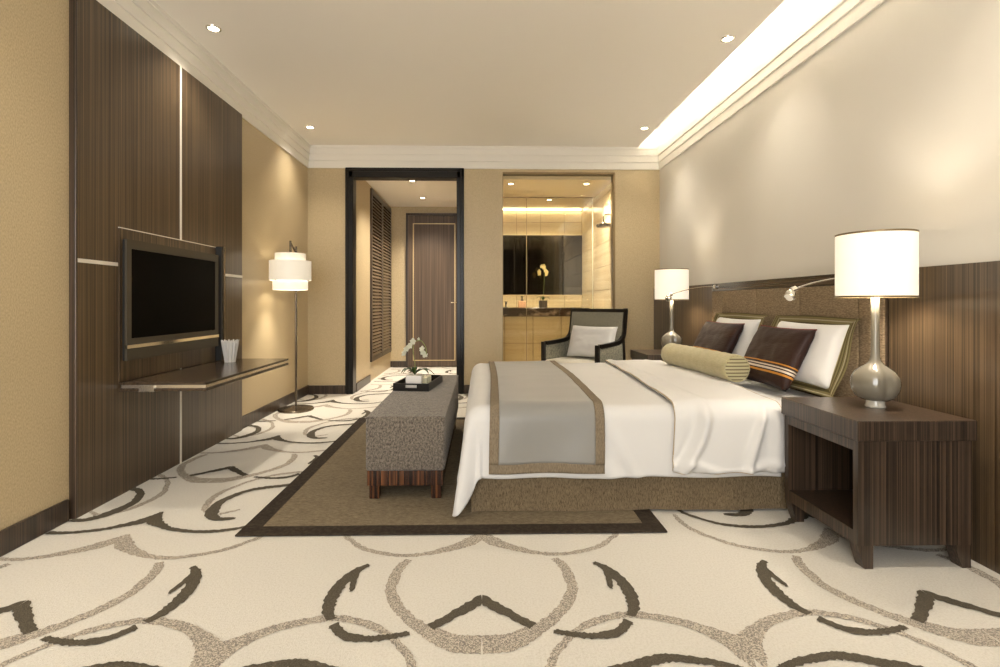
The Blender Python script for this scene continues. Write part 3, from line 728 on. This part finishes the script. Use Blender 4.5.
# folded back upper cover with tan piping, lying over the duvet
def sl(yc, s):
    k = min(1, max(0, (yc - 2.2) / 2.2))
    return (.94 + .13 * k) if s == 0 else (1.49 + .04 * k)
def creases2(xc, yc, px, py, pz, ey, s):
    # ridge running from the top down to the hem, plus a tuck near the head end
    k = min(1, ey / .12)
    xr = 1.10 - .12 * min(1, ey / .42) + .04 * math.sin(ey * 9)
    d = .034 * math.exp(-((xc - xr) / .028) ** 2) * (.35 + .65 * k) - .012 * math.exp(-((xc - xr + .055) / .03) ** 2) * k
    d += .026 * k * math.exp(-((xc - (1.30 + .28 * (.42 - ey))) / .022) ** 2)
    d += .022 * k * math.exp(-((xc - (1.46 - .8 * (ey - .22) ** 2)) / .03) ** 2)
    if ey > 0.02 and s < 0: py -= d
    else: pz += d * .7
    if s < 0 and ey > .30: py -= .018 * math.exp(-((ey - .37 + .03 * math.sin(xc * 14)) / .018) ** 2)
    return px, py, pz
b, fn2 = drape(0, 0, .332, .036, MZ + .032, Rr=.085, foot=False, slant=sl, nx=110, ny=200, wr=.008, fold=creases2)
cover = finish_cloth('folded_bed_cover', b, 'linen_white', .010); tag(cover, 'white top cover with tan piped edge folded over the bed middle', 'bed cover')
for u in (0, 1):
    pts = [Vector(fn2(u, j / 150)) + Vector((0, 0, .003)) for j in range(151)]
    obj('piping', tube(pts, .0035, 6), 'piping_tan', cover, smooth=True)
hem = [Vector(fn2(i / 60, 0)) for i in range(61)]
obj('piping', tube(hem, .003, 6), 'piping_tan', cover, smooth=True)
# runner
RX0, RX1, RBW = .040, .605, .046
def runner(xa, xb, hang, nx, extra=0):
    b, fn = drape(xa, xb, hang, .034 + extra, MZ + .030 + extra, Rr=.085, foot=False, nx=nx, ny=170, wr=.004, slant=lambda yc, s: (xa if s == 0 else xb) + .022 * min(1, max(0, (yc - 2.2) / 2.2)) + .006 * math.sin(yc * 2.3))
    return b
t = thing('bed_runner', 'grey satin bed runner with tan woven border', 'bed runner', (0, 0, 0))
finish_cloth('satin_field', runner(RX0 + RBW - .004, RX1 - RBW + .004, .287, 36), 'satin_grey', .005, t)
finish_cloth('border', runner(RX0, RX0 + RBW, .287, 6), 'runner_border', .009, t)
finish_cloth('border', runner(RX1 - RBW, RX1, .287, 6), 'runner_border', .009, t)
# hem borders across both ends
def hemfn(s):
    _, fn = drape(RX0, RX1, .333, .034, MZ + .030, Rr=.085, foot=False, wr=.004, slant=lambda yc, k: (RX0 if k == 0 else RX1) + .022 * min(1, max(0, (yc - 2.2) / 2.2)) + .006 * math.sin(yc * 2.3))
    ly = (YB1 - YB0 + .068 - .17) + 2 * (.333 - .085 + .085 * math.pi / 2); w_ = .048 / ly
    return grid(lambda u, v: fn(u, (v * w_) if s == 0 else 1 - v * w_), 40, 5)
for s in (0, 1): finish_cloth('border', hemfn(s), 'runner_border', .009, t)

# ------------------------------------------------------------------ pillows
def pillow_mesh(w, h, T, n=28, pinch=.05, p=.5):
    b = bmesh.new()
    def f(sgn):
        def q(u, v):
            a, c_ = 2 * u - 1, 2 * v - 1
            x = a * w / 2 * (1 - pinch * (1 - c_ * c_) * abs(a) ** 3); y = c_ * h / 2 * (1 - pinch * (1 - a * a) * abs(c_) ** 3)
            e = max(0, (1 - a ** 4) * (1 - c_ ** 4)) ** p
            z = sgn * T / 2 * e * (1 + .12 * nz3(a * 1.7, c_ * 1.7, w * 9 + sgn)) + .004 * nz3(a * 6, c_ * 6, w) * e
            return (x, y, z)
        return q
    grid(f(1), n, n, b); grid(f(-1), n, n, b)
    bmesh.ops.remove_doubles(b, verts=b.verts, dist=1e-4)
    return b
def frame_mesh(w, h, fw, fh, th=.006, wave=.012, n=26):
    """flat flange ring between an inner w x h and an outer edge fw wider, split in x- and y-sides"""
    out = []
    W2, H2, w2, h2 = w / 2 + fw, h / 2 + fh, w / 2 * .965, h / 2 * .965
    def side(p0, p1, q0, q1):
        b = bmesh.new()
        def fn(u, v):
            a = Vector(p0).lerp(Vector(p1), u); c_ = Vector(q0).lerp(Vector(q1), u); k = a.lerp(c_, v)
            return (k.x, k.y, wave * v * math.sin(u * 7 + p0[0] * 9 + p0[1] * 5) + .004 * v)
        grid(fn, n, 4, b); bmesh.ops.solidify(b, geom=b.faces[:], thickness=th); return b
    out.append(('x', side((-w2, -h2), (-w2, h2), (-W2, -H2), (-W2, H2)))); out.append(('x', side((w2, -h2), (w2, h2), (W2, -H2), (W2, H2))))
    out.append(('y', side((-w2, -h2), (w2, -h2), (-W2, -H2), (W2, -H2)))); out.append(('y', side((-w2, h2), (w2, h2), (-W2, H2), (W2, H2))))
    return out
def place(o, top, bottom, yaw=0):
    """local x across the bed, local y up the pillow; top and bottom are (X, Y, Z) of the middle of those edges"""
    tv, bv = Vector(top), Vector(bottom); up = (tv - bv).normalized()
    ax = Vector((math.sin(yaw), -math.cos(yaw), 0)); ax = (ax - up * ax.dot(up)).normalized(); nn = ax.cross(up)
    M = Matrix((ax, up, nn)).transposed().to_4x4(); M.translation = (tv + bv) / 2
    o.matrix_world = M
def white_pillow(label, yc, yaw):
    t = thing('pillow', label, 'pillow', group='white pillows against the headboard')
    obj('cushion_body', pillow_mesh(.62, .36, .12), 'linen_white', t, smooth=True, angle=180)
    for ax, b in frame_mesh(.62, .36, .062, .038): obj('flange', b, 'flange_stripe_' + ax, t, smooth=True)['label'] = 'olive striped flange'
    place(t, (1.94, yc, .96), (1.81, yc, .565), yaw); return t
white_pillow('white pillow with striped olive flange, the one nearer the round based lamp in front', 2.92, 0.0)
white_pillow('white pillow with striped olive flange, the one farther along the headboard', 3.76, 0.0)
def brown_cushion(label, yc, w_, yaw):
    t = thing('throw_cushion', label, 'cushion', group='brown cushions on the bed')
    obj('cushion_body', pillow_mesh(w_, .38, .10, p=.42), 'cushion_brown', t, smooth=True, angle=180)
    pts = []
    for i in range(41):
        a = -1 + 2 * i / 40; pts.append((a * w_ / 2, .19 * (1 - .05 * (1 - a * a)), 0))
    obj('piping', tube(pts, .005, 6), 'brown_trim', t, smooth=True)
    place(t, (1.84, yc, .895), (1.675, yc, .565), yaw); return t
brown_cushion('dark brown cushion with orange and white stripes, uncovered at its front corner', 3.02, .55, .0)
brown_cushion('dark brown cushion with orange stripe, half hidden behind the bolster', 3.80, .58, .0)
# bolster
a, c_ = Vector((1.572, 3.08, .642)), Vector((1.51, 4.0, .642))
t = thing('bolster', 'olive green round bolster cushion with striped ends', 'bolster', (a + c_) / 2, -math.atan2(c_.x - a.x, c_.y - a.y))
ln = (c_ - a).length / 2
def cyl_y(prof, bm=None):
    bm = bm or bmesh.new(); rings = []
    for r_, yy in prof: rings.append([(r_ * math.cos(2 * math.pi * j / 36), yy, r_ * math.sin(2 * math.pi * j / 36)) for j in range(36)])
    return loft(bm, rings)
obj('bolster_body', cyl_y([(.078, -ln), (.084, -ln + .008)] + [(.086 + .0015 * math.sin(i * 1.7), -ln + .02 + (2 * ln - .04) * i / 30) for i in range(31)] + [(.084, ln - .008), (.078, ln)]), 'bolster_olive', t, smooth=True)
for s in (-1, 1):
    obj('end_cap', cyl_y([(.078, s * (ln - .002)), (.074, s * (ln + .006)), (.04, s * (ln + .012)), (.01, s * (ln + .013))]), 'bolster_stripe', t, smooth=True)
    obj('end_piping', tube([(.08 * math.cos(2 * math.pi * j / 36), s * ln, .08 * math.sin(2 * math.pi * j / 36)) for j in range(37)], .004, 6), 'bolster_olive', t, smooth=True)

# ================================================================== HEADBOARD AND BED WALL
WX = 2.0
t = thing('wainscot', 'dark vertical veneer wall panelling behind the near lamp', 'wall panel', (0, 0, 0))
for k in range(3):
    obj('panel', box(WX, XR, -.45 + k * .965, -.45 + (k + 1) * .965 - .003, 0, 1.212), 'wood_panel', t)
t = thing('wainscot', 'dark vertical veneer wall panelling behind the far lamp', 'wall panel', (0, 0, 0))
obj('panel', box(WX, XR, 4.345, YB, 0, 1.212), 'wood_panel', t)
t = thing('headboard', 'wide brown woven fabric headboard with wood top rail', 'headboard', (0, 0, 0))
obj('top_rail', box(WX - .004, XR, 2.445, 4.345, 1.148, 1.212), 'wood_long', t)
obj('backing', box(WX + .02, XR, 2.445, 4.345, 0, 1.148), 'wood_dark', t)
for s, yy in ((0, 2.445), (1, 4.331)): obj('side_rail', box(WX - .004, WX + .03, yy, yy + .014, .1, 1.148), 'wood_dark', t)
ys = [2.459, 2.63, 3.128, 3.623, 4.133, 4.331]
for i in range(5): obj('fabric_panel', box(WX - .012, WX + .02, ys[i] + .003, ys[i + 1] - .003, .2, 1.146, bev=.006, seg=2), 'headboard_fabric', t, smooth=True)
# reading lights
for yy, lab in ((4.27, 'chrome reading light on a thin curved arm over the far bedside'), (2.575, 'chrome reading light on a thin curved arm behind the near lamp shade')):
    t = thing('reading_light', lab, 'wall lamp', (WX - .004, yy, 1.185), 0, 'headboard reading lights')
    obj('mount', tube([(0, 0, 0), (-.012, 0, 0), (-.02, 0, 0)], [.02, .02, .01], 16), 'chrome', t, smooth=True)
    obj('arm', tube(spline([(-.01, 0, 0), (-.12, 0, -.004), (-.27, 0, -.030), (-.385, 0, -.065)], 8), .0045, 8), 'chrome', t, smooth=True)
    obj('joint', tube([(-.375, 0, -.062), (-.40, 0, -.070)], .014, 12), 'chrome', t, smooth=True)
    obj('head', tube([(-.395, 0, -.070), (-.405, -.005, -.085), (-.415, -.012, -.108), (-.42, -.015, -.112)], [.010, .024, .026, .018], 16), 'chrome', t, smooth=True)

# ================================================================== NIGHTSTANDS
def nightstand(label, y0):
    t = thing('nightstand', label, 'nightstand', (1.468, y0, 0), 0, 'bedside tables')
    Wd, Ln = .48, .505
    obj('top_slab', box(0, Wd, 0, Ln, .506, .586, bev=.003, seg=1), 'wood_dark', t)
    e = .012
    obj('side_panel', box(e, Wd - e, e, e + .028, .092, .506), 'wood_dark', t)
    obj('side_panel', box(e, Wd - e, Ln - e - .028, Ln - e, .092, .506), 'wood_dark', t)
    obj('bottom_panel', box(e, Wd - e, e + .028, Ln - e - .028, .092, .145), 'wood_dark', t)
    obj('upper_rail', box(e, Wd - e, e + .028, Ln - e - .028, .462, .506), 'wood_dark', t)
    obj('back_panel', box(Wd - e - .015, Wd - e, e + .028, Ln - e - .028, .145, .462), 'wood_dark', t)
    for sx_ in (0, 1):
        for sy_ in (0, 1):
            xo = e + .002 if sx_ == 0 else Wd - e - .002; yo = e + .002 if sy_ == 0 else Ln - e - .002
            dx, dy = (1 if sx_ == 0 else -1), (1 if sy_ == 0 else -1)
            b = bmesh.new()
            rings = []
            for k in range(6):
                u = k / 5; z_ = .092 * (1 - u); lo = e + .002 if sx_ == 0 else Wd - e - .062
                xa = lo + .026 * u ** 1.4; xb = lo + .06; ya = yo; yb = yo + dy * .05
                rings.append([(xa, ya, z_), (xb, ya, z_), (xb, yb, z_), (xa, yb, z_)])
            loft(b, rings); obj('leg', b, 'wood_dark', t)
    return t
nightstand('large dark wood nightstand with open shelf in the foreground', 1.945)
nightstand('dark wood nightstand partly hidden beyond the bed', 4.46)
def table_lamp(label, y0):
    t = thing('table_lamp', label, 'lamp', (1.752, y0, .586), 0, 'bedside table lamps')
    obj('foot', lathe([(.038, 0), (.040, .004), (.036, .012), (.036, .035), (.030, .04)], 32), 'lamp_glass_foot', t, smooth=True)
    def lb(a, z):
        k = math.exp(-((z - .105) / .07) ** 2)
        return 1 + k * (.06 * math.cos(2 * a + .9) - .16 * math.exp(-((((a - 4.65 + math.pi) % (2 * math.pi)) - math.pi) / .22) ** 2))
    prof = [(.026, .028), (.052, .033), (.074, .050), (.085, .077), (.088, .105), (.085, .132), (.073, .157), (.054, .175), (.034, .189), (.022, .203), (.0175, .222), (.0162, .26), (.016, .40), (.016, .50)]
    obj('gourd_body', lathe(prof, 64, lobes=lb), 'lamp_ceramic', t, smooth=True, angle=180)
    obj('socket', lathe([(.013, .49), (.013, .56), (.018, .57), (.018, .60)], 16), 'bronze', t, smooth=True)
    n = 64; b = bmesh.new(); rr = .149; z0, z1 = .490, .768; rings = []
    for r_, z_ in ((rr, z0), (rr, z1), (rr - .003, z1), (rr - .003, z0), (rr, z0)): rings.append([(r_ * math.cos(2 * math.pi * j / n), r_ * math.sin(2 * math.pi * j / n), z_) for j in range(n)])
    loft(b, rings, cap=False); bmesh.ops.remove_doubles(b, verts=b.verts, dist=1e-5)
    sh = obj('lamp_shade', b, 'shade_lit', t, smooth=True)
    for z_ in (z0, z1):
        b = bmesh.new(); rings = []
        for r_, q in ((rr + .001, z_ - .004), (rr + .001, z_ + .004), (rr - .004, z_ + .004), (rr - .004, z_ - .004), (rr + .001, z_ - .004)): rings.append([(r_ * math.cos(2 * math.pi * j / n), r_ * math.sin(2 * math.pi * j / n), q) for j in range(n)])
        loft(b, rings, cap=False); bmesh.ops.remove_doubles(b, verts=b.verts, dist=1e-5); obj('rim', b, 'bronze', sh, smooth=True)
    for k in range(3):
        a_ = k * 2.094 + .4; obj('shade_wire', tube([(0, 0, .59), (rr * .99 * math.cos(a_), rr * .99 * math.sin(a_), .60)], .002, 5), 'bronze', t)
    obj('bulb', lathe([(.012, .60), (.026, .63), (.03, .655), (.022, .68), (.005, .69)], 16), 'shade_lit', t, smooth=True)
    point('lamp_light', (0, 0, .60), 13, WARM, .05, t)
    return t
table_lamp('grey gourd shaped table lamp with white drum shade on the foreground nightstand', 2.215)
table_lamp('grey gourd shaped table lamp with white drum shade beyond the bed', 4.63)

# ================================================================== ARMCHAIR
t = thing('armchair', 'black framed armchair with grey green upholstery behind the bed', 'armchair', (1.065, 5.16, 0), R(-45))
hw = .32
# local: front at y=-.31, back at y=+.31
for s in (-1, 1):
    pts = [(-.29, .0), (-.29, .615), (-.25, .632), (-.05, .640), (.10, .655), (.17, .69), (.205, .76), (.235, .95), (.24, .975)]
    # curved side frame: strip of constant width
    sp = spline([(p[0], p[1], 0) for p in pts[2:]], 6)
    b = bmesh.new(); rings = []
    for i, p in enumerate(sp):
        tt = (sp[min(i + 1, len(sp) - 1)] - sp[max(i - 1, 0)]).normalized(); nn = Vector((-tt.y, tt.x, 0)) * .020
        a_, c2 = p + nn, p - nn
        rings.append([(s * hw - .0175, a_.x, a_.y), (s * hw + .0175, a_.x, a_.y), (s * hw + .0175, c2.x, c2.y), (s * hw - .0175, c2.x, c2.y)])
    loft(b, rings); obj('arm_frame', b, 'black_lacquer', t)
    obj('leg', box(s * hw - .0185, s * hw + .0185, -.31, -.27, 0, .648, bev=.003, seg=1), 'black_lacquer', t)
    b = bmesh.new()
    loft(b, [[(s * hw - .018, .15 + q, z_), (s * hw + .018, .15 + q, z_), (s * hw + .018, .19 + q, z_), (s * hw - .018, .19 + q, z_)] for q, z_ in ((.08, 0), (.03, .3), (0, .68))])
    obj('leg', b, 'black_lacquer', t)
    # side upholstery panel
    b = prism([(-.27, .22), (.16, .22), (.17, .66), (.09, .635), (-.05, .622), (-.27, .615)], 'x', s * hw - .014, s * hw + .012)
    obj('side_panel', b, 'chair_fabric', t)
b = bmesh.new(); loft(b, [[(-hw, y_ - .018, z_), (hw, y_ - .018, z_), (hw, y_ + .018, z_), (-hw, y_ + .018, z_)] for y_, z_ in ((.236, .945), (.241, .985))]); obj('top_rail', b, 'black_lacquer', t)
b = bmesh.new(); loft(b, [[(-hw + .01, y_ - .03, z_), (hw - .01, y_ - .03, z_), (hw - .01, y_ + .02, z_), (-hw + .01, y_ + .02, z_)] for y_, z_ in ((.14, .35), (.17, .60), (.205, .76), (.236, .95))]); obj('backrest', b, 'chair_back_fabric', t)
obj('seat_rail', box(-hw + .015, hw - .015, -.30, .16, .22, .34), 'chair_fabric', t)
obj('seat_cushion', box(-hw + .022, hw - .022, -.315, .12, .34, .475, bev=.035, seg=3), 'cushion_cream', t, smooth=True)
pl = thing('scatter_cushion', 'plain white cushion propped in the armchair', 'cushion')
obj('cushion_body', pillow_mesh(.54, .34, .13), 'linen_white', pl, smooth=True, angle=180)
Mch = Matrix.Translation((1.065, 5.16, 0)) @ Matrix.Rotation(R(-45), 4, 'Z')
Ml = Matrix.Translation((.05, .03, .650)) @ Matrix.Rotation(R(90 - 20), 4, 'X')
pl.matrix_world = Mch @ Ml

# bathroom orchid
orchid('potted_orchid', 'yellow orchid in a dark square pot on the bathroom counter', (.90, 7.42, .972), box(-.06, .06, -.05, .05, 0, .11, bev=.004), 'wood_dark',
       [(0, 0, .1), (.012, 0, .28), (.018, 0, .48), (.0, -.01, .58), (-.05, -.02, .57)],
       [(.01, -.01, .60, 1.25), (-.06, -.02, .53, 1.1), (.055, -.02, .52, 1.0), (-.02, -.02, .61, .9), (.035, -.01, .55, .9), (-.055, -.01, .50, .9), (.05, -.02, .49, .8)],
       [(2.6, .10, .0, .11), (.4, .12, .02, .11), (1.6, .09, -.02, .11), (-1.4, .09, .0, .11)], .036, 'petal_yellow')

# ================================================================== DOWNLIGHTS
DLG = 'recessed ceiling downlights'
def downlight(label, x, y, z, w=SPOT_W, ang=110, size=.036, group=DLG):
    t = thing('downlight', label, 'downlight', (x, y, z), 0, group)
    rr = size
    obj('trim_ring', lathe([(rr + .012, 0), (rr + .010, -.005), (rr, -.007), (rr - .004, -.004), (rr - .004, 0)], 28, cap=False), 'silver', t, smooth=True)
    obj('lens', lathe([(.001, -.0030), (rr - .004, -.0032), (rr - .004, -.0010), (.001, -.001)], 24, cap=False), 'led', t)
    spot('downlight_beam', (0, 0, -.012), w, ang, 1.0, WARM, .08, t)
    return t
downlight('recessed downlight above the middle of the television wall', -1.755, 3.34, ZC)
downlight('recessed downlight above the floor lamp', -1.755, 5.20, ZC, 42)
downlight('recessed downlight above the near side of the bed beside the cove', 1.672, 3.40, ZC, 34)
downlight('recessed downlight in the far corner beside the cove', 1.672, 5.16, ZC, 38)
downlight('recessed downlight above the television side carpet in the foreground', -1.755, 1.50, ZC)
downlight('recessed downlight above the foreground nightstand', 1.672, 1.55, ZC)
downlight('recessed downlight in the hall ceiling nearer the black doorway', -.89, 6.47, HZ, 190, 125)
downlight('recessed downlight in the hall ceiling nearer the wood door', -.88, 7.53, HZ, 190, 125)
downlight('recessed downlight in the bathroom ceiling above the basin side', .353, 6.15, BZ, 130, 140)
downlight('recessed downlight in the bathroom ceiling by the shower', 1.274, 6.13, BZ, 130, 140)
downlight('recessed downlight in the bathroom ceiling above the counter', .95, 7.1, BZ, 130, 140)
